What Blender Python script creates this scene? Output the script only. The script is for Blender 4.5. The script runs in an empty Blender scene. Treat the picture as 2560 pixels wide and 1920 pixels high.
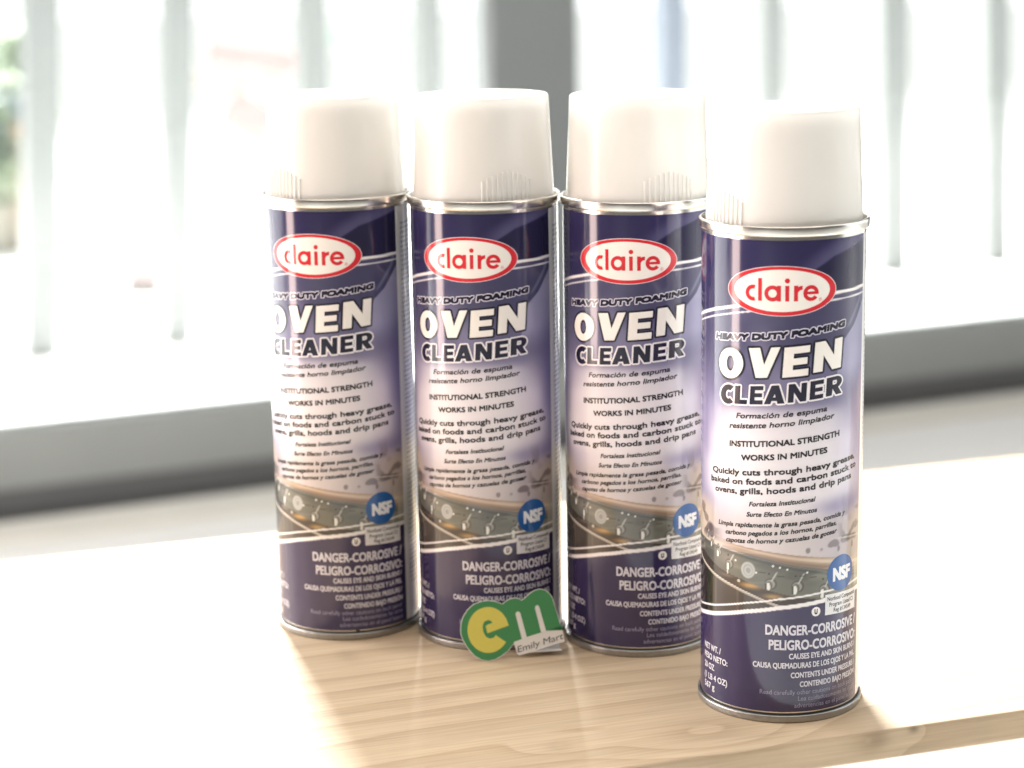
import bpy, bmesh, math, random, os
import numpy as np
from mathutils import Vector, Matrix
R = math.radians
MM = 0.001
random.seed(4)
scene = bpy.context.scene
COL = scene.collection

# ------------------------------------------------------------------ camera
cam_d = bpy.data.cameras.new('camera')
cam = bpy.data.objects.new('camera', cam_d)
COL.objects.link(cam)
scene.camera = cam
PITCH, ROLL, CH = R(12.338), R(1.0136), 0.31217
cam.matrix_world = Matrix.Translation((0, 0, CH)) @ Matrix.Rotation(R(90) - PITCH, 4, 'X') @ Matrix.Rotation(-ROLL, 4, 'Z')
cam_d.sensor_width = 36
cam_d.lens = 5155.5 / 2560 * 36
cam_d.clip_start = 0.02
cam_d.clip_end = 200
cam_d.dof.use_dof = True
cam_d.dof.focus_distance = 0.835
cam_d.dof.aperture_fstop = 8.0

# ------------------------------------------------------------------ render look
scene.view_settings.view_transform = 'Standard'
scene.view_settings.look = 'None'
scene.view_settings.exposure = 0.0
scene.view_settings.gamma = 1.0
scene.cycles.max_bounces = 8
scene.cycles.use_denoising = True

# ------------------------------------------------------------------ world: dim even light of the room
world = bpy.data.worlds.new('World')
scene.world = world
world.use_nodes = True
bg = world.node_tree.nodes['Background']
bg.inputs['Color'].default_value = (1.0, 0.93, 0.86, 1)
bg.inputs['Strength'].default_value = 0.14

# ------------------------------------------------------------------ lamps
def area(name, loc, target, sx, sy, power, color):
    d = bpy.data.lights.new(name, 'AREA')
    d.shape = 'RECTANGLE'
    d.size, d.size_y, d.energy, d.color = sx, sy, power, color
    o = bpy.data.objects.new(name, d)
    COL.objects.link(o)
    o.location = loc
    o.rotation_euler = (Vector(target) - Vector(loc)).to_track_quat('-Z', 'Y').to_euler()
    return o
area('window_sunlight', (-1.1, 8.1, 6.3), (0.0, 0.85, 0.0), 2.5, 2.2, 9600, (1.0, 0.985, 0.955))
area('side_window_light', (-2.45, 0.22, 0.35), (0.02, 0.86, 0.35), 0.58, 2.2, 52, (1.0, 0.76, 0.68))
area('left_window_light', (-2.3, 1.75, 0.9), (0.0, 0.88, 0.1), 1.3, 1.6, 105, (1.0, 0.97, 0.93))
area('overhead_fill', (0.1, 0.1, 1.9), (0.05, 0.75, 0.1), 2.6, 1.6, 29, (1.0, 0.92, 0.83))  # added overhead fill for wood and caps, stands in for ceiling bounce

# ------------------------------------------------------------------ helpers
def srgb(r, g, b):
    f = lambda c: (c / 255 / 12.92) if c / 255 <= 0.04045 else ((c / 255 + 0.055) / 1.055) ** 2.4
    return (f(r), f(g), f(b))

def mat(name):
    m = bpy.data.materials.new(name)
    m.use_nodes = True
    nt = m.node_tree
    return m, nt, nt.nodes['Principled BSDF']

def simple(name, col, rough=0.5, metal=0.0, noise=0.0, nscale=60.0, bump=0.0):
    m, nt, p = mat(name)
    p.inputs['Roughness'].default_value = rough
    p.inputs['Metallic'].default_value = metal
    tc = nt.nodes.new('ShaderNodeTexCoord')
    nz = nt.nodes.new('ShaderNodeTexNoise')
    nz.inputs['Scale'].default_value = nscale
    nz.inputs['Detail'].default_value = 5
    nt.links.new(tc.outputs['Object'], nz.inputs['Vector'])
    mx = nt.nodes.new('ShaderNodeMix')
    mx.data_type = 'RGBA'
    mx.inputs[6].default_value = (*[c * (1 - noise) for c in col], 1)
    mx.inputs[7].default_value = (*[min(1, c * (1 + noise)) for c in col], 1)
    nt.links.new(nz.outputs['Fac'], mx.inputs[0])
    nt.links.new(mx.outputs[2], p.inputs['Base Color'])
    if bump:
        b = nt.nodes.new('ShaderNodeBump')
        b.inputs['Strength'].default_value = bump
        b.inputs['Distance'].default_value = 0.0005
        nt.links.new(nz.outputs['Fac'], b.inputs['Height'])
        nt.links.new(b.outputs['Normal'], p.inputs['Normal'])
    return m

def mesh_obj(name, bm_or_me, m, parent=None, smooth=False):
    if isinstance(bm_or_me, bmesh.types.BMesh):
        me = bpy.data.meshes.new(name)
        bm_or_me.to_mesh(me)
        bm_or_me.free()
    else:
        me = bm_or_me
    if m is not None:
        me.materials.append(m)
    if smooth:
        me.polygons.foreach_set('use_smooth', [True] * len(me.polygons))
    o = bpy.data.objects.new(name, me)
    COL.objects.link(o)
    if parent is not None:
        o.parent = parent
    return o

def empty(name, loc, rz=0.0):
    o = bpy.data.objects.new(name, None)
    COL.objects.link(o)
    o.empty_display_size = 0.02
    o.location = loc
    o.rotation_euler = (0, 0, rz)
    return o

def tag(o, label, cat=None, group=None, kind=None):
    if label: o['label'] = label
    if cat: o['category'] = cat
    if group: o['group'] = group
    if kind: o['kind'] = kind
    return o

def lathe(profile, n=128, closed=False):
    """profile: list of (r, z) in mm, revolved about z"""
    bm = bmesh.new()
    rings = []
    for r, z in profile:
        if r < 1e-6:
            rings.append([bm.verts.new((0, 0, z * MM))])
        else:
            rings.append([bm.verts.new((r * MM * math.cos(2 * math.pi * i / n), r * MM * math.sin(2 * math.pi * i / n), z * MM)) for i in range(n)])
    pairs = list(zip(rings[:-1], rings[1:]))
    if closed: pairs.append((rings[-1], rings[0]))
    for a, b in pairs:
        for i in range(n):
            j = (i + 1) % n
            if len(a) == 1 and len(b) == 1: continue
            if len(a) == 1: bm.faces.new((a[0], b[j], b[i]))
            elif len(b) == 1: bm.faces.new((a[i], a[j], b[0]))
            else: bm.faces.new((a[i], a[j], b[j], b[i]))
    bmesh.ops.recalc_face_normals(bm, faces=bm.faces)
    return bm

def arc(cx, cz, r, a0, a1, n):
    return [(cx + r * math.cos(R(a0 + (a1 - a0) * i / n)), cz + r * math.sin(R(a0 + (a1 - a0) * i / n))) for i in range(n + 1)]

def box(bm, x0, x1, y0, y1, z0, z1, bevel=0.0, seg=2):
    ret = bmesh.ops.create_cube(bm, size=1.0)
    vs = ret['verts']
    for v in vs:
        v.co = Vector((x0 + (v.co.x + .5) * (x1 - x0), y0 + (v.co.y + .5) * (y1 - y0), z0 + (v.co.z + .5) * (z1 - z0)))
    if bevel:
        es = list({e for v in vs for e in v.link_edges})
        bmesh.ops.bevel(bm, geom=es, offset=bevel, segments=seg, affect='EDGES', profile=0.5)
    return bm

# ------------------------------------------------------------------ materials
def label_material():
    m, nt, p = mat('printed_tinplate')
    at = nt.nodes.new('ShaderNodeAttribute')
    at.attribute_name = 'art'
    nt.links.new(at.outputs['Color'], p.inputs['Base Color'])
    p.inputs['Roughness'].default_value = 0.42
    p.inputs['Metallic'].default_value = 0.0
    p.inputs['Specular IOR Level'].default_value = 0.0
    p.inputs['Coat Weight'].default_value = 1.0
    p.inputs['Coat IOR'].default_value = 1.6
    tc = nt.nodes.new('ShaderNodeTexCoord')
    mp = nt.nodes.new('ShaderNodeMapping')
    mp.inputs['Scale'].default_value = (1, 1, 0.08)
    nt.links.new(tc.outputs['Object'], mp.inputs['Vector'])
    nz = nt.nodes.new('ShaderNodeTexNoise')
    nz.inputs['Scale'].default_value = 900
    nz.inputs['Detail'].default_value = 4
    nt.links.new(mp.outputs['Vector'], nz.inputs['Vector'])
    mr = nt.nodes.new('ShaderNodeMapRange')
    mr.inputs['To Min'].default_value = 0.06
    mr.inputs['To Max'].default_value = 0.18
    nt.links.new(nz.outputs['Fac'], mr.inputs['Value'])
    nt.links.new(mr.outputs['Result'], p.inputs['Coat Roughness'])
    return m
M_LABEL = label_material()
M_TIN = simple('bright_tinplate', (0.74, 0.71, 0.66), 0.22, 1.0, 0.08, 300)
M_SEAM = simple('dull_tinplate', (0.36, 0.355, 0.35), 0.42, 1.0, 0.25, 500, 0.3)
M_DARK = simple('dark_seam_compound', (0.03, 0.03, 0.032), 0.5)

def cap_material():
    m, nt, p = mat('white_cap_plastic')
    p.inputs['Base Color'].default_value = (0.90, 0.89, 0.87, 1)
    p.inputs['Roughness'].default_value = 0.28
    p.inputs['Coat Weight'].default_value = 0.3
    p.inputs['Coat Roughness'].default_value = 0.1
    tr = nt.nodes.new('ShaderNodeBsdfTranslucent')
    tr.inputs['Color'].default_value = (0.92, 0.91, 0.88, 1)
    mx = nt.nodes.new('ShaderNodeMixShader')
    mx.inputs[0].default_value = 0.40
    nt.links.new(p.outputs[0], mx.inputs[1])
    nt.links.new(tr.outputs[0], mx.inputs[2])
    nt.links.new(mx.outputs[0], nt.nodes['Material Output'].inputs['Surface'])
    return m
M_CAP = cap_material()

# ------------------------------------------------------------------ label art (flat print) in label coordinates, mm
RB = 32.55
def interp(u, pts):
    xs, ys = zip(*sorted(pts))
    return np.interp(u, xs, ys)

def sm(x, a, b):
    t = np.clip((x - a) / (b - a), 0, 1)
    return t * t * (3 - 2 * t)

def paint(U, Z):
    rgb = np.zeros(U.shape + (3,))
    def fill(mask, c):
        mk = np.clip(mask, 0, 1)[..., None]
        rgb[...] = rgb * (1 - mk) + np.array(c, float) * mk
    g = lambda u0, z0, su, sz: np.exp(-((U - u0) / su) ** 2 - ((Z - z0) / sz) ** 2)
    rs = np.random.RandomState(3)
    def fbm(su, sz, seed, n=26):
        r = np.random.RandomState(seed); o = np.zeros_like(U)
        for k in range(n):
            f = 2 ** r.uniform(0, 2.6)
            a = r.uniform(0, 6.28, 2)
            o += np.sin(U * f * math.cos(a[0]) / su + a[1]) * np.sin(Z * f * math.sin(a[0] + .7) / sz + a[1] * 3) / f
        return o / 3
    n1 = fbm(14, 14, 5); n2 = fbm(30, 8, 9)
    # -- base
    fill(U * 0 + 1, (45, 41, 82))
    # upper folds
    fill(0.30 * sm(n2, .1, 1), (64, 60, 100))
    zc = interp(U, [(-60, 150), (-20, 166), (0, 176), (14.2, 184.5), (21.5, 188.6), (35, 192.2), (47.8, 195.5), (60, 198)])
    band = sm(Z, zc - .2, zc + .6) * (1 - sm(Z, zc + 1.5, zc + 9)) * sm(U, 0, 18)
    fill(0.55 * band, (104, 102, 140))
    fill(0.55 * (1 - sm(Z, zc - .8, zc)) * sm(U, 8, 16), (27, 27, 54))
    # stripe line
    zs = interp(U, [(-60, 157), (-44, 162.6), (-30, 166.6), (-18, 169.3), (0, 172.2), (22, 174.3), (40, 174.8), (60, 174)])
    low = 1 - sm(Z, zs - .15, zs + .15)
    fill(low, (68, 66, 100))
    # lower area: lavender rising to pale
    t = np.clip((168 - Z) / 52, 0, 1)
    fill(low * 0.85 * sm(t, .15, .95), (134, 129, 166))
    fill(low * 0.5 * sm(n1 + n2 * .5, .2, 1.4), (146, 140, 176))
    # curtain curve on the right
    uc = interp(Z, [(120, 22), (140, 22.5), (155.6, 27), (160.2, 32.8), (169.8, 40.9), (175, 43)])
    right = low * sm(U, uc, uc + .9) * sm(Z, 132, 146)
    fill(0.75 * right, (160, 159, 196))
    fill(0.55 * low * sm(U, uc - 9, uc) * (1 - sm(U, uc, uc + .6)) * sm(Z, 146, 156), (60, 62, 100))
    fill(0.45 * low * np.exp(-((U - uc + 3.2) / 1.1) ** 2) * sm(Z, 158, 162), (140, 144, 180))
    fill(0.45 * low * sm(U, 30, 44) * sm(Z, 90, 110) * (1 - sm(Z, 140, 150)), (96, 90, 146))
    # white glow behind the text
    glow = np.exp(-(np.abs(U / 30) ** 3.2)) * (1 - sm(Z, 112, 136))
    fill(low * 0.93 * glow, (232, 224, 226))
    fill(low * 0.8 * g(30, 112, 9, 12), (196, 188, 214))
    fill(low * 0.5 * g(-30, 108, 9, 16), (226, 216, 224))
    fill(low * 0.70 * g(33, 90, 12, 5) , (112, 104, 150))
    fill(low * 0.55 * g(24, 89, 8, 3) , (140, 132, 172))
    fill(low * 0.6 * g(-40, 118, 6, 14), (120, 112, 160))
    fill(low * 0.65 * g(41, 124, 6, 20), (110, 104, 160))
    # text halo cloud rows
    for (z0, hw, hh) in ((122, 26, 7), (111, 29, 7), (99, 36, 8)):
        fill(low * .8 * np.exp(-(np.abs(U / hw) ** 6) - (np.abs((Z - z0) / hh) ** 4)), (228, 222, 228))
    # -- kitchen scene, z 37..88
    kit = 1 - sm(Z, 84, 92)
    rim = sm(np.abs(U), 22, 36)
    fill(low * kit * (0.35 + .6 * rim) * (1 - sm(Z, 80, 90)), (172, 158, 150))
    fill(low * kit * .8 * sm(-U, 26, 38), (196, 178, 158))
    grit = fbm(2.2, 2.2, 44) 
    # burners & grates (right and left), rough dark shapes
    b = sm(fbm(5, 3, 21), .25, .55) * sm(np.abs(U), 24, 32) * sm(Z, 70, 74) * (1 - sm(Z, 82, 90))
    fill(.75 * b, (84, 74, 78))
    b = sm(fbm(3, 5, 33), .2, .6) * sm(U, 24, 30) * sm(Z, 76, 80) * (1 - sm(Z, 86, 94))
    fill(.5 * b, (110, 96, 112))
    for (u0, z0, w, h, k) in ((24, 73, 3.2, 1.6, 1), (30, 74, 4, 2.2, 1), (37, 77, 4.5, 3, 1), (12, 71.6, 1.2, 1.2, 1), (17, 71.5, 1.4, 1.4, 1), (-36, 80, 3, 2, 1), (-41, 84, 3, 2.5, 1), (-33, 77, 1.5, 2, 1), (26, 70.6, .8, 1.6, 1), (31, 71, .8, 1.8, 1), (35, 71.5, .8, 2, 1)):
        fill(.5 * sm(1 - (np.abs(U - u0) / w) ** 2 - (np.abs(Z - z0) / h) ** 2 + 1.1 * grit, 0, .7), (70, 60, 66))
    fill(low * .8 * sm(-np.abs((U - 20) * .10 + (Z - 75.5)), -.5, -.15) * sm(U, 18, 22), (190, 182, 178))
    # counter edge (coppery steel)
    zt = interp(U, [(-60, 84), (-43, 79), (-30, 75.2), (-21.5, 73), (-11, 72.1), (0, 70.9), (10.7, 69.4), (21, 67.8), (45, 64), (60, 62)])
    zb = interp(U, [(-60, 76), (-43, 71.5), (-30, 70.6), (-22.5, 70.1), (-15, 69.5), (-4.7, 67.9), (3.5, 65.9), (14.6, 63.8), (21.3, 62.1), (45, 57), (60, 54)])
    k = (Z - zb) / (zt - zb)
    msk = sm(k, -.02, .04) * (1 - sm(k, .97, 1.04))
    fill(msk * sm(U, -34, -12), (158, 132, 112))
    fill(msk * .85 * np.exp(-((k - .70) / .16) ** 2) * sm(U, -30, -5), (214, 192, 168))
    fill(msk * .6 * np.exp(-((k - .25) / .13) ** 2) * sm(U, -20, 5), (122, 98, 82))
    fill(.8 * np.exp(-((Z - zb) / .5) ** 2) * sm(U, -20, -10), (74, 80, 78))
    # control panel
    zp = interp(U, [(-60, 74), (-44, 67), (-41, 66), (-26.6, 61.2), (-15, 58.7), (-5.3, 55.8), (7.2, 52.7), (19, 50.8), (45, 44), (60, 40)])
    pan = (1 - sm(Z, zb - .5, zb - .1)) * sm(Z, zp - .2, zp + .2)
    fill(pan, (104, 106, 96))
    fill(pan * .5 * sm(U, 8, 30), (136, 138, 124))
    fill(pan * .8 * np.exp(-((zb - 1.2 - Z) / .5) ** 2), (70, 76, 76))
    fill(pan * .55 * sm(-U, 14, 30), (72, 72, 70))
    fill(pan * .5 * g(-22, 66, 5, 3), (150, 138, 128))
    def disc(u0, z0, ru, rz, c, a=1.0, soft=.25):
        d = np.sqrt(((U - u0) / ru) ** 2 + ((Z - z0) / rz) ** 2)
        fill(a * (1 - sm(d, 1 - soft, 1 + soft * .3)), c)
    fill(pan * .30 * sm(fbm(9, 1.4, 61), .1, .8), (150, 146, 130))
    fill(pan * .30 * sm(-fbm(7, 2.0, 62), .1, .8), (62, 62, 60))
    fill(msk * .35 * sm(fbm(10, 1.0, 63), .1, .8), (226, 206, 182))
    # thermometer dial
    disc(-12.4, 62.9, 3.2, 3.6, (196, 198, 194)); disc(-12.4, 62.9, 2.6, 3.0, (150, 152, 150)); disc(-12.2, 62.7, 1.9, 2.2, (172, 174, 170))
    disc(-12.3, 62.8, 1.1, 1.3, (128, 130, 130), .7)
    # knobs
    def knob(u0, z0, s):
        disc(u0 + .6 * s, z0 + .5 * s, 2.6 * s, 2.5 * s, (66, 66, 62), .9)
        disc(u0 + .4 * s, z0 + .4 * s, 2.1 * s, 2.0 * s, (150, 150, 142))
        disc(u0, z0 - .1, 1.5 * s, 1.8 * s, (96, 96, 90))
        fill(sm(1 - (np.abs(U - u0 + .4 * s) / (.8 * s)) ** 3 - (np.abs(Z - z0 + .9 * s) / (1.9 * s)) ** 3, 0, .4), (222, 222, 214))
        fill(.8 * sm(1 - (np.abs(U - u0 + 1.3 * s) / (.35 * s)) ** 3 - (np.abs(Z - z0 + .9 * s) / (1.7 * s)) ** 3, 0, .4), (60, 60, 58))
        # shaft glint up to the right
        d = np.abs((U - u0 - 2.0 * s) - (Z - z0 - 3.6 * s) * .55)
        fill(.75 * (1 - sm(d, .2, .55)) * sm(Z, z0 + 1.2, z0 + 2) * (1 - sm(Z, z0 + 5 * s, z0 + 6 * s)), (196, 198, 190))
        disc(u0 - .1, z0 + 4.6 * s, .45, .45, (50, 50, 48))
    for u0, z0, s in ((-3.6, 57.6, 1), (7.0, 56.6, 1.05), (18.6, 54.2, 1.1), (-21.6, 63.6, .85), (-27.5, 67.4, .7), (-32, 70.2, .6), (-36, 72.5, .5)):
        knob(u0, z0, s)
    for u0, z0 in ((-6.5, 62.4), (-1.2, 63.0), (1, 61.4), (9.6, 61.2), (14, 60.6)):
        fill(.6 * sm(1 - (np.abs(U - u0) / 1.6) ** 4 - (np.abs(Z - z0) / .16) ** 4, 0, .5), (48, 48, 46))
    for u0, z0 in ((-9, 62.2), (-2.2, 65.5), (.6, 65), (3.4, 64.2), (11.4, 62.6), (-18, 66)):
        disc(u0, z0, .5, .5, (236, 236, 228), .9)
    # gap below the panel with warm reflections
    zr = interp(U, [(-60, 69), (-44, 62.6), (-41, 61.4), (-29.6, 57.8), (-19, 55.3), (-10.9, 52.9), (-1.7, 49.7), (10, 46), (45, 36), (60, 32)])
    gap = (1 - sm(Z, zp - .2, zp + .2)) * sm(Z, zr - .2, zr + .2)
    fill(gap, (58, 50, 46))
    fill(gap * .9 * g(-11, 56.6, 5, 1.3), (206, 158, 84)); fill(gap * .85 * g(-2, 52.8, 4, 1.2), (190, 150, 84)); fill(gap * .7 * g(-22, 59, 4, .8), (120, 104, 90))
    disc(-16.5, 57.8, .8, .7, (220, 216, 206), .8); disc(-22, 60.6, .35, 1.1, (226, 224, 218), .8); disc(1, 52, 1.3, .8, (160, 160, 170), .8)
    # below the rail: cabinets
    cab = 1 - sm(Z, zr - .2, zr + .2)
    fill(cab, (42, 36, 36))
    fill(cab * .8 * sm(U, -32, -30.6) * (1 - sm(U, -12, 2)), (80, 72, 66))
    fill(cab * .6 * np.exp(-((U + 29) / .35) ** 2), (110, 102, 92)); fill(cab * .5 * np.exp(-((U + 17) / .5) ** 2), (112, 100, 90))
    fill(.95 * sm(-np.abs(Z - zr + .3), -.75, -.35), (176, 166, 152))
    fill(.7 * sm(-np.abs(Z - zr - .1), -.25, -.1), (232, 226, 214))
    # right end: pale equipment behind the seal
    fill(.7 * sm(U, 36.5, 38) * sm(Z, 52, 54) * (1 - sm(Z, 62, 68)), (186, 184, 172))
    fill(.8 * sm(U, 33, 34) * (1 - sm(U, 34.4, 35)) * sm(Z, 50, 52) * (1 - sm(Z, 66, 80)), (150, 148, 140))
    # -- upper double stripe
    def stripe(zc_, h, c=(236, 232, 232)):
        fill(sm(-np.abs(Z - zc_), -h / 2 - .12, -h / 2 + .12), c)
    stripe(zs - .1, 1.25)
    stripe(zs - 2.75, .6, (224, 220, 226))
    # -- lower double stripe and navy foot
    zl = interp(U, [(-60, 37.2), (-43.5, 38), (-30, 40.9), (-12.8, 45.6), (0, 48.2), (19.5, 50.3), (39.4, 51), (60, 50.6)])
    foot = 1 - sm(Z, zl - .1, zl + .1)
    fill(foot, (48, 41, 84))
    fill(foot * .35 * sm(n2 + n1 * .4, .1, 1.1), (60, 57, 92))
    fill(foot * .35 * g(-33, 28, 10, 12), (62, 40, 76))  # purplish reflection at lower left, painted into the print
    stripe(zl, 1.7)
    stripe(zl + 3.6, .75)
    # -- back panel
    wrap = np.pi * RB
    back = sm(U, 41.4, 41.6) + (1 - sm(U, -74, -73.8))
    fill(back, (228, 229, 231))
    line = sm(np.sin(Z * 2 * np.pi / 2.1), .1, .5) * (np.random.RandomState(8).rand(*U.shape) > .35)
    colm = sm(np.abs(U), 45, 45.2) * (1 - sm(np.abs(U), 98, 99)) * back
    fill(.55 * line * colm * sm(Z, 20, 21) * (1 - sm(Z, 188, 189)), (110, 114, 128))
    g_ = rgb.mean(-1, keepdims=True)
    return g_ + (rgb - g_) * .86

def lin(a):
    a = a / 255.0
    return np.where(a <= 0.04045, a / 12.92, ((a + 0.055) / 1.055) ** 2.4)
ART_GAIN = 1.0

def build_label_mesh():
    nu, nz = 560, 500
    z0, z1 = 4.4, 195.4
    us = np.linspace(-math.pi * RB, math.pi * RB, nu + 1)[:-1]
    zz = np.linspace(z0, z1, nz + 1)
    U, Z = np.meshgrid(us, zz)
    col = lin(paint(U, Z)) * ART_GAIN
    th = U / RB
    r = (RB + 0.05) * MM
    co = np.stack([r * np.sin(th), -r * np.cos(th), Z * MM], -1).reshape(-1, 3)
    i = np.arange(nu); j = np.arange(nz)
    I, J = np.meshgrid(i, j)
    a = J * nu + I; b = J * nu + (I + 1) % nu
    quads = np.stack([a, b, b + nu, a + nu], -1).reshape(-1, 4)
    me = bpy.data.meshes.new('label')
    me.vertices.add(len(co)); me.vertices.foreach_set('co', co.ravel())
    me.loops.add(quads.size); me.loops.foreach_set('vertex_index', quads.ravel().astype(np.int32))
    me.polygons.add(len(quads))
    me.polygons.foreach_set('loop_start', np.arange(0, quads.size, 4, dtype=np.int32))
    me.update(calc_edges=True)
    at = me.color_attributes.new('art', 'FLOAT_COLOR', 'POINT')
    rgba = np.concatenate([col.reshape(-1, 3), np.ones((len(co), 1))], 1).astype(np.float32)
    at.data.foreach_set('color', rgba.ravel())
    me.polygons.foreach_set('use_smooth', np.ones(len(quads), bool))
    me.validate()
    return me

# ------------------------------------------------------------------ lettering
def text_mesh(body, bold=0.0, res=3):
    cu = bpy.data.curves.new('lettering', 'FONT')
    cu.body = body
    cu.size = 1.0
    cu.offset = bold
    cu.resolution_u = res
    cu.fill_mode = 'FRONT'
    o = bpy.data.objects.new('lettering_source', cu)
    COL.objects.link(o)
    bpy.context.view_layer.update()
    me = bpy.data.meshes.new_from_object(o.evaluated_get(bpy.context.evaluated_depsgraph_get()))
    n = len(me.vertices)
    co = np.zeros(n * 3, np.float32)
    me.vertices.foreach_get('co', co)
    co = co.reshape(-1, 3)[:, :2].astype(float)
    faces = [tuple(p.vertices) for p in me.polygons]
    bpy.data.objects.remove(o)
    bpy.data.curves.remove(cu)
    bpy.data.meshes.remove(me)
    return co, faces
CAP_H = None

class Print:
    """collects flat print (lettering, marks) in label mm coordinates"""
    def __init__(s): s.v = []; s.f = []; s.c = []; s.lay = []
    def add(s, co, faces, color, layer):
        n = len(s.v)
        s.v += [tuple(c) for c in co]
        s.f += [tuple(i + n for i in f) for f in faces]
        s.c += [color] * len(co)
        s.lay += [layer] * len(co)
    def text(s, body, uL, uR, zL, zR, cap, color, layer=2, bold=0.0, shear=0.0, outline=None, ocol=None, arc=0.0, res=3):
        """text from uL to uR, baseline zL..zR, cap height cap (all mm)"""
        global CAP_H
        if CAP_H is None:
            c, _ = text_mesh('H'); CAP_H = c[:, 1].max() - c[:, 1].min()
        ref, _ = text_mesh(body, 0.0, res)
        x0, x1 = ref[:, 0].min(), ref[:, 0].max()
        kx = (uR - uL) / (x1 - x0); kz = cap / CAP_H
        co, fs = text_mesh(body, 0.0, res)
        def place(b, d, n, colr, lay):
            # heavier strokes: the same letters printed n times, shifted round a small square (b) plus circle (d), mm
            for k in range(n):
                a = 2 * math.pi * k / n + math.pi / 4
                ca, sa = math.cos(a), math.sin(a)
                q = max(abs(ca), abs(sa))
                ox, oz = b * ca / q + d * ca, b * sa / q + d * sa
                u = uL + b + (co[:, 0] - x0) * (kx * (uR - uL - 2 * b) / (uR - uL))
                z = b + co[:, 1] * kz * (cap - 2 * b) / cap + oz
                u2 = u + z * shear + ox
                t = (u - uL) / (uR - uL)
                z = z + zL + (zR - zL) * t - arc * 4 * t * (1 - t)
                s.add(np.stack([u2, z], 1), fs, colr, lay + .6 * k / n)
        if outline: place(bold, outline, 16, ocol, layer - 1)
        place(bold, 0, (4 if bold < .3 else 12) if bold else 1, color, layer)
    def poly(s, pts, color, layer):
        s.add(pts, [tuple(range(len(pts)))], color, layer)
    def ellipse(s, u0, z0, ru, rz, color, layer, n=96, tilt=0.0):
        pts = [(u0 + ru * math.cos(2 * math.pi * i / n), z0 + rz * math.sin(2 * math.pi * i / n) + tilt * ru * math.cos(2 * math.pi * i / n)) for i in range(n)]
        s.poly(pts, color, layer)
    def mesh(s, name, wrap=True, cut=1.6, base=0.05, step=0.028):
        bm = bmesh.new()
        cl = bm.verts.layers.float_color.new('art')
        vs = []
        for (u, z), c, l in zip(s.v, s.c, s.lay):
            v = bm.verts.new((u, z, l))
            v[cl] = (*lin(np.array(c, float)) * ART_GAIN, 1)
            vs.append(v)
        for f in s.f:
            try: bm.faces.new([vs[i] for i in f])
            except ValueError: pass
        bmesh.ops.triangulate(bm, faces=[f for f in bm.faces if len(f.verts) > 4])
        if wrap and cut:
            umin, umax = min(p[0] for p in s.v), max(p[0] for p in s.v)
            k = math.ceil(umin / cut)
            while k * cut < umax:
                x = k * cut
                es = [e for e in bm.edges if (e.verts[0].co.x - x) * (e.verts[1].co.x - x) < -1e-9]
                fs = {f for e in es for f in e.link_faces}
                if fs:
                    geom = list(fs) + list({e for f in fs for e in f.edges}) + list({v for f in fs for v in f.verts})
                    bmesh.ops.bisect_plane(bm, geom=geom, plane_co=(x, 0, 0), plane_no=(1, 0, 0), dist=1e-5)
                k += 1
        if wrap:
            for v in bm.verts:
                u, z, l = v.co
                r = (RB + base + step * l) * MM
                v.co = (r * math.sin(u / RB), -r * math.cos(u / RB), z * MM)
            for f in bm.faces:
                c = f.calc_center_median()
                if f.normal.length == 0: f.normal_update()
            bm.normal_update()
            flip = [f for f in bm.faces if f.normal.x * f.calc_center_median().x + f.normal.y * f.calc_center_median().y < 0]
            bmesh.ops.reverse_faces(bm, faces=flip)
            bm.normal_update()
        me = bpy.data.meshes.new(name)
        bm.to_mesh(me); bm.free()
        if wrap:
            n = len(me.vertices)
            co = np.zeros(n * 3, np.float32); me.vertices.foreach_get('co', co); co = co.reshape(-1, 3)
            nr = co.copy(); nr[:, 2] = 0; nr /= np.linalg.norm(nr, axis=1)[:, None]
            me.polygons.foreach_set('use_smooth', np.ones(len(me.polygons), bool))
            me.normals_split_custom_set_from_vertices([tuple(v) for v in nr])
        return me

BLACK = (22, 18, 22); WHITE = (238, 234, 228); RED = (206, 44, 54); NAVY = (20, 17, 42); PALE = (214, 212, 222)

logo = Print()
logo.ellipse(0, 175.85, 22.5, 9.85, (232, 222, 224), 1)
logo.ellipse(0, 175.85, 22.2, 9.6, RED, 2)
logo.ellipse(0.1, 176.0, 19.3, 8.25, WHITE, 3)
def ring_seg(u0, z0, r0, r1, a0, a1, n=40, lay=4):
    o = [(u0 + r1 * math.cos(R(a0 + (a1 - a0) * i / n)), z0 + r1 * math.sin(R(a0 + (a1 - a0) * i / n))) for i in range(n + 1)]
    k = [(u0 + r0 * math.cos(R(a0 + (a1 - a0) * i / n)), z0 + r0 * math.sin(R(a0 + (a1 - a0) * i / n))) for i in range(n + 1)]
    for i in range(n): logo.poly([o[i], o[i + 1], k[i + 1], k[i]], RED, lay)
def bar(u0, u1, z0, z1, lay=4.4): logo.poly([(u0, z0), (u1, z0), (u1, z1), (u0, z1)], RED, lay)
ring_seg(-11.1, 174.95, 1.62, 3.15, 72, 288)
bar(-9.05, -7.55, 171.9, 180.8)
ring_seg(-3.45, 174.95, 1.62, 3.15, 0, 360)
bar(-1.75, -.2, 171.9, 178.0)
bar(1.4, 2.95, 171.9, 178.0); logo.ellipse(2.2, 179.9, .98, .98, RED, 4.4, 24)
bar(4.75, 6.3, 171.9, 178.0); ring_seg(7.9, 174.7, 1.65, 3.2, 86, 168)
ring_seg(11.45, 174.95, 1.62, 3.12, 22, 325); bar(8.9, 14.55, 174.45, 175.6)
ring_seg(11.45, 174.95, 1.62, 3.12, -9, 22)
logo.text('®', 14.6, 16.0, 171.6, 171.6, 1.3, RED, 4)

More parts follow.
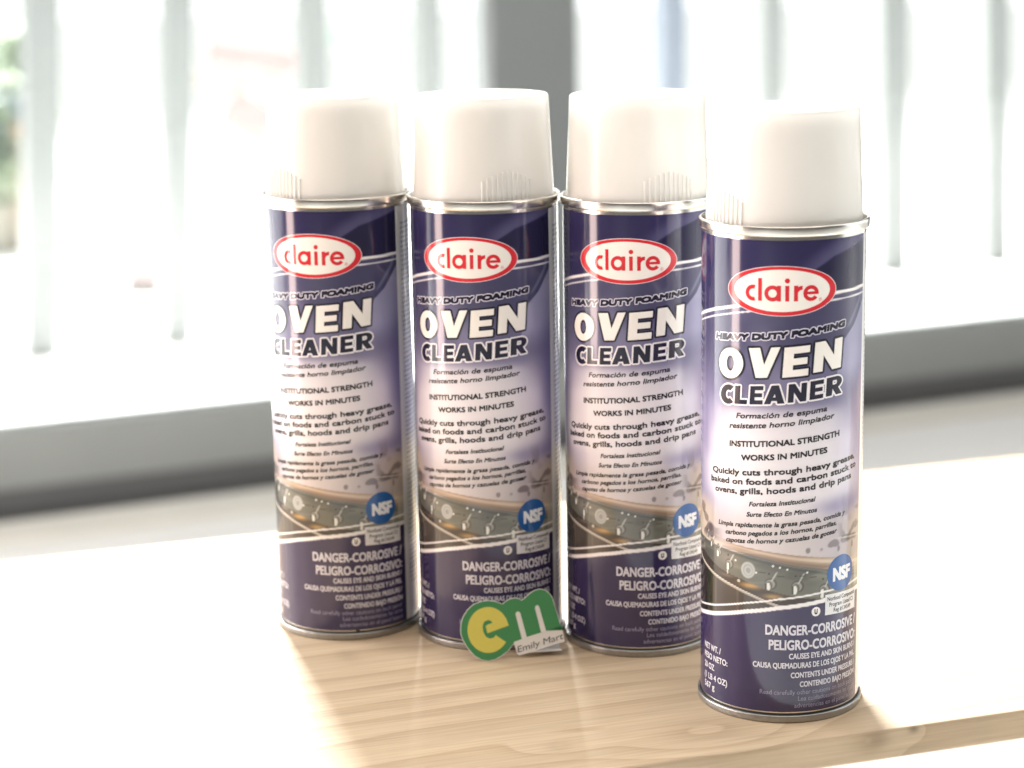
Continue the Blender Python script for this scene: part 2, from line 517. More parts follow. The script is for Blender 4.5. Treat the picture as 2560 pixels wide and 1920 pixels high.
title = Print()
title.text('HEAVY DUTY FOAMING', -29.4, 27.4, 154.6, 160.4, 2.75, NAVY, 4, bold=0.30, shear=.12, outline=0.42, ocol=(214, 210, 224), arc=0.35)
def annulus(u0, z0, ro, rz, ri, rzi, color, lay, n=64):
    for i in range(n):
        a, b = 2 * math.pi * i / n, 2 * math.pi * (i + 1) / n
        P = lambda r, q, t: (u0 + r * math.cos(t), z0 + q * math.sin(t) + .08 * r * math.cos(t))
        title.poly([P(ro, rz, a), P(ro, rz, b), P(ri, rzi, b), P(ri, rzi, a)], color, lay)
annulus(-21.1, 146.1, 6.95, 7.0, 1.1, 2.3, NAVY, 3.2)
annulus(-21.1, 146.1, 6.05, 6.1, 1.85, 3.1, WHITE, 4.5)
def seg(cx, cz, rx, rz, kx, kz, a0, a1, n=20):
    q = []
    for i in range(n):
        a, b = R(a0 + (a1 - a0) * i / n), R(a0 + (a1 - a0) * (i + 1) / n)
        q.append([(cx + rx * math.cos(a), cz + rz * math.sin(a)), (cx + rx * math.cos(b), cz + rz * math.sin(b)),
                  (cx + kx * math.cos(b), cz + kz * math.sin(b)), (cx + kx * math.cos(a), cz + kz * math.sin(a))])
    return q
def rect(a, b, c, d): return [(a, c), (b, c), (b, d), (a, d)]
HEAVY = {
    'V': [[(0, 1), (.37, 1), (.66, 0), (.30, 0)], [(.72, 1), (1, 1), (.66, 0), (.40, 0)]],
    'E': [rect(0, .38, 0, 1), rect(.2, 1, .77, 1), rect(.2, .93, .39, .61), rect(.2, 1, 0, .23)],
    'N': [rect(0, .31, 0, 1), rect(.69, 1, 0, 1), [(0, 1), (.34, 1), (1, 0), (.66, 0)]],
    'C': seg(.56, .5, .56, .54, .17, .24, 52, 308),
    'L': [rect(0, .44, 0, 1), rect(.2, 1, 0, .24)],
    'A': [[(0, 0), (.32, 0), (.66, 1), (.33, 1)], [(.66, 0), (1, 0), (.68, 1), (.36, 1)], rect(.25, .75, .16, .36)],
    'R': [rect(0, .37, 0, 1), rect(.2, .58, .80, 1), rect(.2, .58, .38, .57)] + seg(.58, .69, .40, .31, .06, .11, -90, 90, 14) + [[(.34, .42), (.70, .45), (1, 0), (.62, 0)]],
}
def heavy(ch, u0, u1, zb, h, slope, shear, color, ocol, out, lay):
    def put(ox, oz, col, l):
        for q, p in enumerate(HEAVY[ch]):
            title.poly([(u0 + a * (u1 - u0) + b * h * shear + ox, zb + b * h + slope * (a - .5) * (u1 - u0) + oz) for a, b in p], col, l + .02 * q)
    for k in range(14):
        a = 2 * math.pi * k / 14
        put(out * math.cos(a), out * math.sin(a), ocol, lay - 2 + .06 * k)
    put(0, 0, color, lay)
for ch, u0, u1, zb in (('V', -13.5, -1.0, 141.6), ('E', 0.6, 10.6, 142.3), ('N', 12.7, 25.4, 144.0)):
    heavy(ch, u0, u1, zb, 11.9, .08, .07, WHITE, NAVY, .85, 5)
for ch, u0, u1, zb in (('C', -26.2, -18.7, 129.8), ('L', -18.9, -13.3, 130.3), ('E', -12.2, -6.9, 130.8), ('A', -6.4, 1.6, 131.4), ('N', 2.8, 10.0, 132.2), ('E', 11.3, 17.0, 133.0), ('R', 18.2, 26.0, 133.8)):
    heavy(ch, u0, u1, zb, 7.4, .08, .05, NAVY, (236, 232, 236), .68, 9)

body = Print()
def T(s, uL, uR, zL, zR, cap, c=BLACK, bold=0.09, shear=0.0, lay=2): body.text(s, uL, uR, zL, zR, cap, c, lay, bold, shear)
T('Formación de espuma', -18.2, 19.0, 124.3, 127.7, 2.3, shear=.22)
T('resistente horno limpiador', -21.4, 22.3, 119.9, 124.5, 2.3, shear=.22)
T('INSTITUTIONAL STRENGTH', -21.3, 25.4, 112.5, 116.9, 2.45, bold=.13)
T('WORKS IN MINUTES', -15.8, 19.5, 107.5, 110.9, 2.4, bold=.13)
T('Quickly cuts through heavy grease,', -31.2, 35.5, 100.1, 106.1, 2.55, bold=.13)
T('baked on foods and carbon stuck to', -32.4, 36.8, 96.2, 102.4, 2.55, bold=.13)
T('ovens, grills, hoods and drip pans', -29.5, 33.2, 92.6, 98.3, 2.55, bold=.13)
T('Fortaleza Institucional', -12.2, 14.2, 89.2, 91.7, 2.0, shear=.22)
T('Surte Efecto En Minutos', -13.3, 15.1, 84.9, 87.3, 2.0, shear=.22)
T('Limpia rapidamente la grasa pesada, comida y', -27.3, 29.3, 79.3, 84.2, 2.0, shear=.22)
T('carbono pegados a los hornos, parrillas,', -23.3, 24.6, 76.2, 80.7, 2.0, shear=.22)
T('capotas de hornos y cazuelas de gotear', -23.0, 24.7, 73.0, 77.4, 2.0, shear=.22)
def T2(s, uL, uR, z, cap, bold=.07, c=PALE): T(s, uL, uR, z, z - (.0), cap, c, bold)
body.text('DANGER-CORROSIVE /', -5.0, 38.8, 36.9, 36.4, 4.2, PALE, 2, .14)
body.text('PELIGRO-CORROSIVO:', -3.6, 38.9, 30.7, 30.3, 4.2, PALE, 2, .14)
T2('CAUSES EYE AND SKIN BURNS /', 4.5, 38.6, 26.8, 2.35)
T2('CAUSA QUEMADURAS DE LOS OJOS Y LA PIEL', -10.0, 38.4, 22.9, 2.35)
T2('CONTENTS UNDER PRESSURE /', 5.3, 38.5, 18.8, 2.35)
T2('CONTENIDO BAJO PRESIÓN', 9.0, 38.6, 14.9, 2.35)
DIM = (150, 148, 178)
T2('Read carefully other cautions on back panel/', -7.0, 38.3, 11.8, 1.9, .0, DIM)
T2('Lea cuidadosamente las otras', 8.4, 38.4, 9.1, 1.9, .0, DIM)
T2('advertencias en el panel lateral', 6.9, 38.4, 6.2, 1.9, .0, DIM)
T2('NET WT. /', -38.0, -25.6, 24.4, 2.6)
T2('PESO NETO:', -38.0, -21.8, 20.3, 2.6)
T2('20 OZ', -38.0, -29.8, 16.1, 2.6)
T2('(1 LB 4 OZ)', -38.0, -21.9, 11.7, 2.6)
T2('567 g', -38.0, -29.6, 7.7, 2.6)

seal = Print()
seal.ellipse(28.0, 60.3, 7.7, 7.5, (24, 86, 152), 2, 80)
seal.text('NSF', 23.2, 33.6, 57.2, 57.3, 5.7, (226, 230, 236), 3, .35, res=5)
seal.ellipse(15.45, 46.05, 1.95, 1.95, (232, 228, 226), 2, 40)
seal.text('U', 14.75, 16.15, 44.95, 44.95, 2.2, (30, 26, 34), 3, .12)
notice = Print()
notice.poly([(19.6, 43.9), (38.3, 43.1), (38.3, 51.9), (19.6, 52.4)], (222, 222, 224), 3)
notice.text('Nonfood Compounds', 20.6, 37.6, 49.6, 49.3, 1.75, (70, 68, 78), 4, .04)
notice.text('Program Listed C1', 21.6, 36.4, 47.1, 46.7, 1.75, (70, 68, 78), 4, .04)
notice.text('Reg #134549', 23.8, 34.4, 44.6, 44.2, 1.75, (70, 68, 78), 4, .04)

ME_LABEL = build_label_mesh()
ME_LOGO = logo.mesh('logo_oval')
ME_TITLE = title.mesh('title_lettering')
ME_BODY = body.mesh('small_lettering', cut=None)
ME_BODY_STUFF = True
ME_SEAL = seal.mesh('certification_mark')
ME_NOTICE = notice.mesh('notice_box')
for me in (ME_LABEL, ME_LOGO, ME_TITLE, ME_BODY, ME_SEAL, ME_NOTICE): me.materials.append(M_LABEL)

# ------------------------------------------------------------------ can geometry
HB = 200.87
body_prof = [(0, 1.6), (30.0, 1.6), (31.2, 2.4), (31.9, 3.3), (32.45, 3.6), (RB, 4.0), (RB, 196.6), (32.5, 197.0), (32.0, 197.4)]
bottom_prof = [(31.4, 3.0), (31.0, 1.0), (31.5, 0.2)] + arc(33.0, .8, .8, -90, 0, 5) + [(33.8, 2.4)] + arc(33.3, 2.6, .5, 0, 90, 4) + [(32.9, 3.2), (32.75, 3.0), (32.6, 2.9)]
top_prof = [(32.45, 197.2), (32.7, 197.1)] + arc(33.15, 197.6, .6, -90, 0, 4) + [(33.78, 199.6)] + arc(33.1, 200.2, .67, 0, 180, 8) + [(32.3, 199.0), (32.1, 197.2), (31.4, 196.2), (30.5, 196.0), (29.0, 197.0), (27.0, 199.5), (22.0, 204.0), (14.0, 207.0), (0, 207.5)]
gasket_prof = [(32.58, 2.85), (32.62, 3.6), (32.60, 3.75)]
cap_prof = [(30.9, 196.35), (31.15, 196.35), (31.2, 197.0), (29.25, 241.5)] + arc(27.9, 242.7, 1.3, -2, 88, 8) + [(26.5, 244.05), (0, 244.3), (0, 243.0), (26.3, 242.2), (28.2, 240.0), (30.3, 197.0)]
ME_BODYM = None
def mk(name, prof, n, m, closed=False):
    bm = lathe(prof, n, closed)
    me = bpy.data.meshes.new(name); bm.to_mesh(me); bm.free()
    me.materials.append(m)
    me.polygons.foreach_set('use_smooth', np.ones(len(me.polygons), bool))
    return me
ME_SHELL = mk('can_body', body_prof, 192, M_TIN)
ME_BOT = mk('bottom_rim', bottom_prof, 192, M_SEAM)
ME_GAS = mk('seam_line', gasket_prof, 192, M_DARK)
ME_TOP = mk('top_rim', top_prof, 192, M_TIN)
ME_CAP = mk('cap', cap_prof, 192, M_CAP)

def rib_mesh():
    """one upright grip rib at azimuth 0 (facing -y), unit height 1 m in z, scaled later"""
    bm = bmesh.new()
    w, d = 0.5, 0.75
    secs = []
    for z, k in ((0, 1), (0.96, 1), (1.0, .2)):
        ring = []
        for a in (0, 45, 90, 135, 180):
            ring.append(bm.verts.new((w * math.cos(R(a)) * MM * k, -d * math.sin(R(a)) * MM * k, z)))
        secs.append(ring)
    for a, b in zip(secs[:-1], secs[1:]):
        for i in range(4): bm.faces.new((a[i + 1], a[i], b[i], b[i + 1]))
    bm.faces.new(secs[-1][::-1])
    bmesh.ops.recalc_face_normals(bm, faces=bm.faces)
    me = bpy.data.meshes.new('grip_rib'); bm.to_mesh(me); bm.free()
    me.materials.append(M_CAP)
    return me
ME_RIB = rib_mesh()

def link(name, me, parent):
    o = bpy.data.objects.new(name, me); COL.objects.link(o); o.parent = parent
    return o

def make_can(x, y, logo_az, rib_az):
    root = empty('spray_can', (x * MM, y * MM, 0), R(logo_az))
    link('can_body', ME_SHELL, root)
    br = link('bottom_rim', ME_BOT, root)
    link('seam_line', ME_GAS, br)
    link('top_rim', ME_TOP, root)
    lb = link('label', ME_LABEL, root)
    for n, me in (('logo_oval', ME_LOGO), ('title_lettering', ME_TITLE), ('small_lettering', ME_BODY), ('certification_mark', ME_SEAL), ('notice_box', ME_NOTICE)):
        q = link(n, me, lb)
        if n == 'small_lettering': q['kind'] = 'stuff'
    cp = link('cap', ME_CAP, root)
    tops = [12.0, 13.2, 14.2, 15.0, 15.6, 16.0, 15.8, 15.2, 14.4, 13.4, 12.2]
    taper = math.atan((31.2 - 29.3) / 42.0)
    for side in (0, 180):
        for i, h in enumerate(tops):
            az = R(rib_az - logo_az + side + (i - 5) * 4.15)
            rb = link('grip_rib', ME_RIB, cp)
            r = 31.12 * MM
            rb.matrix_local = Matrix.Rotation(az, 4, 'Z') @ Matrix.Translation((0, -r, 197.4 * MM)) @ Matrix.Rotation(-taper, 4, 'X') @ Matrix.Diagonal((1, 1, h * MM, 1))
    return root

G = 'spray cans of oven cleaner in a row'
# x, y in mm; azimuth: 0 faces the camera side, positive turns the label to the right
cans = [(-77.58, 922.59, -16.04, -46), (-11.13, 905.0, -13.04, 20.5), (55.98, 893.15, -12.44, 22.5), (109.16, 813.48, -8.8, -60)]
labs = ['oven cleaner spray can at the far left end of the row, washed by window light',
        'oven cleaner spray can directly behind the green and yellow em paper sign',
        'oven cleaner spray can half hidden at its right by the front can',
        'oven cleaner spray can standing in front near the board edge']
roots = []
for c, l in zip(cans, labs):
    roots.append(make_can(*c)); tag(roots[-1], l, 'spray can', G)
# small dark scuff on the lower seam of the far left can
bm = bmesh.new(); box(bm, -.0009, .0009, -.0003, .0003, .0028, .0048, bevel=.0002)
sc_ = mesh_obj('scuff_mark', bm, M_DARK, [c for c in roots[0].children if c.name.startswith('bottom_rim')][0])
a_ = R(10 + 16.04)
sc_.location = (.0328 * math.sin(a_), -.0328 * math.cos(a_), 0); sc_.rotation_euler = (0, 0, a_)

# ------------------------------------------------------------------ paper sign "em"
def paper(name, col, n=.04):
    return simple(name, col, .75, 0, n, 400)
def card_prism(name, pts, t0, t1, m, parent, smooth_iter=0):
    """closed outline in sign mm coordinates, extruded from t0 to t1 mm in front of the sheet"""
    p = [Vector((a, b)) for a, b in pts]
    for _ in range(smooth_iter):
        q = []
        for i in range(len(p)):
            a, b = p[i], p[(i + 1) % len(p)]
            q += [a * .75 + b * .25, a * .25 + b * .75]
        p = q
    bm = bmesh.new()
    fr = [bm.verts.new((v.x * MM, -t1 * MM, v.y * MM)) for v in p]
    bk = [bm.verts.new((v.x * MM, -t0 * MM, v.y * MM)) for v in p]
    bm.faces.new(fr); bm.faces.new(bk[::-1])
    for i in range(len(p)):
        j = (i + 1) % len(p)
        bm.faces.new((fr[i], bk[i], bk[j], fr[j]))
    bmesh.ops.recalc_face_normals(bm, faces=bm.faces)
    bmesh.ops.triangulate(bm, faces=[f for f in bm.faces if len(f.verts) > 4])
    return mesh_obj(name, bm, m, parent)
M_PAPER = paper('white_card', (.74, .72, .68))
M_GREEN = paper('green_ink', srgb(66, 136, 84))
M_YEL = paper('yellow_ink', srgb(214, 204, 96))
M_INK = paper('black_ink', (.05, .05, .05))
sign = empty('paper_sign', (-12.7 * MM, 858.5 * MM, 0.2 * MM), R(8))
sign.rotation_euler = (-R(16), 0, R(8))
tag(sign, 'small green and yellow cut-out em paper sign leaning against the cans', 'paper sign')
outline = [(-11.48, 14.25), (-11.18, 16.93), (-10.11, 19.87), (-7.81, 23.03), (-4.94, 25.27), (-1.54, 26.26), (1.52, 26.43), (4.54, 25.89), (6.63, 25.06), (7.67, 24.49), (9.11, 25.61), (11.3, 26.59), (13.77, 26.89), (15.57, 26.27), (16.3, 25.62), (17.57, 26.45), (19.66, 28.13), (22.2, 29.64), (24.69, 30.16), (27.11, 29.49), (28.87, 28.03), (30.14, 26.13), (30.75, 23.37), (31.77, 19.68), (33.0, 14.46), (33.88, 11.08), (34.52, 6.2), (30.94, 5.52), (23.16, 3.61), (22.21, 3.07), (13.86, 1.5), (13.13, 2.15), (12.13, 6.13), (11.84, 6.45), (11.05, 5.9), (9.41, 3.89), (6.23, 1.69), (3.1, 0.24), (0.04, -0.16), (-2.97, 0.49), (-5.9, 2.48), (-8.75, 5.97), (-10.67, 9.69), (-11.44, 12.14)]
card_prism('card_sheet', outline, 0, .35, M_PAPER, sign)
cx = sum(a for a, b in outline) / len(outline); cz = sum(b for a, b in outline) / len(outline)
green = []
top_part = outline[:26] + [(33.32, 12.99), (26.52, 11.3), (24.33, 10.62), (17.81, 9.08), (15.62, 8.31), (12.2, 7.39)] + outline[33:]
def inset(pts, d):
    n = len(pts); out = []
    A = sum(pts[i][0] * pts[(i + 1) % n][1] - pts[(i + 1) % n][0] * pts[i][1] for i in range(n))
    s = -1 if A > 0 else 1
    for i in range(n):
        a, b, c = Vector(pts[i - 1]), Vector(pts[i]), Vector(pts[(i + 1) % n])
        t = ((b - a).normalized() + (c - b).normalized())
        t = t.normalized() if t.length > 1e-6 else (c - b).normalized()
        nrm = Vector((t.y, -t.x)) * s
        out.append(tuple(b + nrm * d))
    return out
card_prism('green_print', inset(top_part, .28), .36, .40, M_GREEN, sign)
e_pts = []
e0 = Vector((0.82, 13.48))
for i in range(41):
    a = R(8 + (322 - 8) * i / 40)
    e_pts.append((e0.x + 9.15 * math.cos(a), e0.y + 10.05 * math.sin(a)))
e_pts = [(10.03, 14.85)] + e_pts[1:-1] + [(8.4, 7.72), (4.01, 11.01), (3.03, 9.87), (1.19, 9.69), (-0.28, 10.53), (-1.38, 12.71), (-1.64, 15.13), (-0.82, 17.18), (1.04, 17.82), (2.38, 17.28), (2.73, 16.36), (0.93, 15.93), (-0.27, 15.19), (0.41, 12.05)]
card_prism('letter_e', e_pts, .41, .45, M_YEL, sign)
card_prism('letter_m_gap', [(15.62, 8.0), (13.26, 19.62), (13.71, 20.49), (14.49, 20.75), (15.23, 20.34), (15.55, 19.48), (17.81, 8.7)], .41, .44, M_PAPER, sign)
card_prism('letter_m_gap', [(24.33, 10.3), (22.06, 21.79), (22.42, 22.67), (23.11, 22.99), (23.79, 22.59), (24.11, 21.66), (26.52, 10.9)], .41, .44, M_PAPER, sign)
cap_ = Print()
cap_.text('Emily Mart', 13.4, 33.9, 2.75, 7.5, 2.75, BLACK, 0, .0, res=5)
me = cap_.mesh('sign_lettering', wrap=False)
for v in me.vertices:
    v.co = (v.co.x * MM, -.40 * MM, v.co.y * MM)
mesh_obj('sign_lettering', me, M_INK, sign)
bm = bmesh.new()
box(bm, 14.5 * MM, 33 * MM, 0.5 * MM, 7 * MM, -.1 * MM, .25 * MM)
ft = mesh_obj('folded_foot', bm, M_PAPER, sign)
ft.rotation_euler = (R(22), 0, 0); ft.location = (0, 0, 2.2 * MM)

# ------------------------------------------------------------------ wooden table
def wood_material():
    m, nt, p = mat('pale_finger_jointed_wood')
    N, Lk = nt.nodes, nt.links
    def node(t, **kw):
        n = N.new(t)
        for k, v in kw.items(): setattr(n, k, v)
        return n
    def math_(op, a, b=None):
        n = node('ShaderNodeMath', operation=op)
        for i, x in enumerate((a, b)):
            if x is None: continue
            if isinstance(x, (int, float)): n.inputs[i].default_value = x
            else: Lk.new(x, n.inputs[i])
        return n.outputs[0]
    tc = node('ShaderNodeTexCoord')
    sp = node('ShaderNodeSeparateXYZ'); Lk.new(tc.outputs['Object'], sp.inputs[0])
    X, Y, Z = sp.outputs
    # growth field across the grain, bent by slow noise and pushed aside by knots
    mp = node('ShaderNodeMapping'); mp.inputs['Scale'].default_value = (3.0, 9.0, 9.0)
    Lk.new(tc.outputs['Object'], mp.inputs['Vector'])
    n0 = node('ShaderNodeTexNoise'); n0.inputs['Scale'].default_value = 1.0; n0.inputs['Detail'].default_value = 3
    Lk.new(mp.outputs[0], n0.inputs['Vector'])
    field = math_('ADD', math_('ADD', Y, math_('MULTIPLY', Z, 0.8)), math_('MULTIPLY', n0.outputs['Fac'], 0.060))
    YZ = math_('ADD', Y, Z)
    def gauss(x0, y0, sx, sy):
        a = math_('DIVIDE', math_('SUBTRACT', X, x0), sx); b = math_('DIVIDE', math_('SUBTRACT', YZ, y0), sy)
        return math_('POWER', 2.718, math_('MULTIPLY', math_('ADD', math_('MULTIPLY', a, a), math_('MULTIPLY', b, b)), -1.0))
    for x0, y0, sx, sy, A in ((-.109, .029, .020, .010, .020), (-.045, .020, .045, .022, .050), (.012, -.004, .012, .010, .018), (.031, -.002, .005, .004, .01)):
        field = math_('ADD', field, math_('MULTIPLY', gauss(x0, y0, sx, sy), A))
    nr = node('ShaderNodeTexNoise'); nr.inputs['Scale'].default_value = 14.0; nr.inputs['Detail'].default_value = 1
    mpr = node('ShaderNodeMapping'); mpr.inputs['Scale'].default_value = (.15, 1, 1); Lk.new(tc.outputs['Object'], mpr.inputs['Vector']); Lk.new(mpr.outputs[0], nr.inputs['Vector'])
    ring = math_('FRACT', math_('MULTIPLY', math_('ADD', field, math_('MULTIPLY', nr.outputs['Fac'], .05)), 52.0))
    tri = math_('POWER', ring, 2.2)
    cr = node('ShaderNodeValToRGB')
    cr.color_ramp.elements[0].position = 0.0; cr.color_ramp.elements[0].color = (0.51, 0.398, 0.272, 1)
    cr.color_ramp.elements[1].position = 0.92; cr.color_ramp.elements[1].color = (0.42, 0.315, 0.205, 1)
    e = cr.color_ramp.elements.new(.98); e.color = (0.49, 0.375, 0.25, 1)
    Lk.new(tri, cr.inputs[0])
    # fine fibres
    mp2 = node('ShaderNodeMapping'); mp2.inputs['Scale'].default_value = (22, 700, 700); mp2.inputs['Rotation'].default_value = (0, 0, R(-2))
    Lk.new(tc.outputs['Object'], mp2.inputs['Vector'])
    n1 = node('ShaderNodeTexNoise'); n1.inputs['Scale'].default_value = 1.0; n1.inputs['Detail'].default_value = 4
    Lk.new(mp2.outputs[0], n1.inputs['Vector'])
    mp3 = node('ShaderNodeMapping'); mp3.inputs['Scale'].default_value = (12, 90, 90)
    Lk.new(tc.outputs['Object'], mp3.inputs['Vector'])
    n2 = node('ShaderNodeTexNoise'); n2.inputs['Scale'].default_value = 1.0; n2.inputs['Detail'].default_value = 3
    Lk.new(mp3.outputs[0], n2.inputs['Vector'])
    v = math_('ADD', math_('MULTIPLY', n1.outputs['Fac'], .50), math_('MULTIPLY', n2.outputs['Fac'], .36))
    v = math_('ADD', v, .57)
    # knots and the brown stain are darker
    for x0, y0, sx, sy, A in ((-.109, .029, .0045, .0040, .22), (-.1085, .0292, .0025, .0022, -.14), (.015, -.003, .005, .004, .26), (.031, -.001, .0022, .0018, .5), (-.163, .160, .005, .011, .14), (-.040, .012, .020, .010, .07)):
        v = math_('SUBTRACT', v, math_('MULTIPLY', gauss(x0, y0, sx, sy), A))
    mixc = node('ShaderNodeVectorMath', operation='SCALE')
    Lk.new(cr.outputs[0], mixc.inputs[0]); Lk.new(v, mixc.inputs['Scale'])
    Lk.new(mixc.outputs[0], p.inputs['Base Color'])
    p.inputs['Roughness'].default_value = 0.55
    p.inputs['Specular IOR Level'].default_value = 0.35
    b = node('ShaderNodeBump'); b.inputs['Strength'].default_value = .25; b.inputs['Distance'].default_value = .0003
    Lk.new(n1.outputs['Fac'], b.inputs['Height']); Lk.new(b.outputs[0], p.inputs['Normal'])
    return m
M_WOOD = wood_material()
TA = R(17.47)
table = empty('wooden_table', (0.1285, 0.7652, 0), TA)
tag(table, 'pale pine board table the spray cans stand on, sunlit at its left and back', 'table')
bm = bmesh.new()
box(bm, -0.72, 0.62, 0.0, 0.365, -0.0125, 0.0, bevel=0.0014, seg=3)
mesh_obj('tabletop', bm, M_WOOD, table)
M_WHITE = simple('white_paint', (.8, .8, .78), .4, 0, .02, 20)
def rod(a, b, r, n=16):
    a, b = Vector(a), Vector(b)
    d = b - a
    bm = bmesh.new()
    q = d.to_track_quat('Z', 'Y').to_matrix()
    ra = [[bm.verts.new(p + q @ Vector((r * math.cos(2 * math.pi * i / n), r * math.sin(2 * math.pi * i / n), 0))) for i in range(n)] for p in (a, b)]
    for i in range(n): bm.faces.new((ra[0][i], ra[0][(i + 1) % n], ra[1][(i + 1) % n], ra[1][i]))
    bm.faces.new(ra[0][::-1]); bm.faces.new(ra[1])
    return bm
for (x0, y0) in ((-0.66, .05), (-.66, .32), (.56, .05), (.56, .32)):
    mesh_obj('leg', rod((x0, y0, -.0125), (x0, y0, -.70), .012), M_WHITE, table, True)

# ------------------------------------------------------------------ floor, outside ground, low wall
M_FLOOR = simple('pale_floor', (.86, .86, .84), .5, 0, .04, 6)
bm = bmesh.new(); box(bm, -6, 6, -3, 3.98, -.73, -.70)
f = mesh_obj('floor', bm, M_FLOOR); tag(f, None, kind='structure')
WA = R(24)
f.rotation_euler = (0, 0, WA); f.location = (0, 0, 0)
# (frame of the window wall: x along the wall, y towards outside, origin 4 m from the camera)
wall_o = Matrix.Translation((0, 4.0, 0)) @ Matrix.Rotation(WA, 4, 'Z')
def place(o, x=0, y=0, z=0): o.matrix_world = wall_o @ Matrix.Translation((x, y, z)); return o
f.matrix_world = Matrix.Rotation(WA, 4, 'Z') @ Matrix.Translation((1.6, -.4, 0))
M_GREY = simple('grey_painted_plaster', (.36, .385, .38), .6, 0, .06, 4)
M_PILL = simple('grey_painted_column', (.235, .26, .265), .5, 0, .05, 4)
M_POST = simple('grey_metal_post', (.15, .162, .16), .45, 0, .05, 5)
M_TRACK = simple('beige_stone_ledge', (.76, .74, .68), .6, 0, .06, 9)
M_GROUND = simple('pale_paving', (.78, .78, .765), .7, 0, .04, 2)
bm = bmesh.new(); box(bm, -3.5, 5, 0, .12, -.70, -.545, bevel=.004)
lw = place(mesh_obj('low_wall', bm, M_GREY)); tag(lw, 'long low grey wall under the window behind the table', 'wall')
bm = bmesh.new(); box(bm, -3.5, 5, -.20, -.075, -.70, -.69, bevel=.003)
tr = place(mesh_obj('floor_ledge', bm, M_TRACK)); tag(tr, 'low beige ledge running along the foot of the grey wall', 'ledge')
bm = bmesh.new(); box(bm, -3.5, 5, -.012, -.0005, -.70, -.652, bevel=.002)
M_FOOT_SHADE = simple('dark_wall_foot_shade', (.15, .155, .16), .5, 0, .1, 9)  # dark strip: shade at the foot of the wall put into colour
mesh_obj('wall_foot_shade', bm, M_FOOT_SHADE, lw)
M_FLOOR_SHADE = simple('dark_floor_shade', (.07, .07, .07), .6, 0, .1, 9)
bm = bmesh.new(); box(bm, -3.5, 5, -.073, -.013, -.70, -.692, bevel=.002)  # dark strip laid on the floor as painted shade beside the wall
ch = place(mesh_obj('floor_shade_strip', bm, M_FLOOR_SHADE)); tag(ch, 'dark strip painted as shade on the floor against the foot of the grey wall', 'shade strip')
bm = bmesh.new(); box(bm, -.025, .159, .01, .11, -.545, 2.848, bevel=.004)
pl = place(mesh_obj('column', bm, M_PILL)); tag(pl, 'wide dark grey column rising behind the two middle cans', 'column')

bm = bmesh.new(); box(bm, -3.5, 5, 0, .12, 2.85, 6.5)  # unseen wall, added to keep the sunlight lamp off the front floor
ln = place(mesh_obj('lintel_shade_wall', bm, M_GREY)); tag(ln, 'unseen grey wall above the window, added to block high sunlight from the floor', 'wall')

# window panes either side of the column
m, nt, p = mat('clear_window_glass')
tb = nt.nodes.new('ShaderNodeBsdfTransparent'); tb.inputs['Color'].default_value = (.985, .985, .985, 1)
gb = nt.nodes.new('ShaderNodeBsdfGlossy'); gb.inputs['Roughness'].default_value = .02
fr = nt.nodes.new('ShaderNodeFresnel'); fr.inputs['IOR'].default_value = 1.45
mx = nt.nodes.new('ShaderNodeMixShader')
nt.links.new(fr.outputs[0], mx.inputs[0]); nt.links.new(tb.outputs[0], mx.inputs[1]); nt.links.new(gb.outputs[0], mx.inputs[2])
nt.links.new(mx.outputs[0], nt.nodes['Material Output'].inputs['Surface'])
M_GLASS = m
for x0, x1, side in ((-3.5, -.027, 'left'), (.161, 5, 'right')):
    bm = bmesh.new(); box(bm, x0, x1, .055, .063, -.543, 2.848)
    w = place(mesh_obj('window_pane', bm, M_GLASS))
    tag(w, 'clear bright window pane to the %s of the grey column' % side, 'window', 'window panes either side of the column')

bm = bmesh.new(); box(bm, -30, 30, 0, 40, -.80, -.78)
gr = place(mesh_obj('ground', bm, M_GROUND), 0, .13); tag(gr, None, kind='structure')

# posts outside, 2 m beyond the glass
post_o = Matrix.Translation((0, 6.0, 0)) @ Matrix.Rotation(WA, 4, 'Z')
posts = [(-1.315, -1.377, .052, 'leftmost grey post outside, beside the pale green and blue shapes'),
         (-.951, -1.003, .045, 'slim grey post outside between the leftmost post and the red banner'),
         (-.573, -.585, .045, 'grey post outside just right of the red banner, above the leftmost can'),
         (-.230, -.237, .04, 'grey post outside just left of the wide column'),
         (.552, .552, .045, 'bluish grey post outside just right of the wide column'),
         (.893, .897, .045, 'grey post outside above the gap between the third and front cans'),
         (1.335, 1.359, .058, 'broad grey post outside just right of the front can'),
         (1.724, 1.763, .055, 'grey post outside nearest the right edge')]
M_BPOST = simple('bluish_metal_post', (.115, .135, .165), .45, 0, .05, 5)
for i, (xt, xb, w, lb) in enumerate(posts):
    w *= 1.7
    bm = bmesh.new()
    zb, zt = -.78, 1.6
    sl = (xt - xb) / .95
    x_b = xb; x_t = xb + sl * (zt - zb)
    vs = []
    for z, xc in ((zb, x_b), (zt, x_t)):
        for dx, dy in ((-w / 2, 0), (w / 2, 0), (w / 2, w), (-w / 2, w)):
            vs.append(bm.verts.new((xc + dx, dy, z)))
    for q in ((0, 1, 2, 3), (4, 7, 6, 5), (0, 4, 5, 1), (1, 5, 6, 2), (2, 6, 7, 3), (3, 7, 4, 0)):
        bm.faces.new([vs[k] for k in q])
    bmesh.ops.recalc_face_normals(bm, faces=bm.faces)
    o = mesh_obj('fence_post', bm, M_BPOST if i == 4 else M_POST)
    o.matrix_world = post_o
    tag(o, lb, 'post', 'grey posts in a row outside the window')

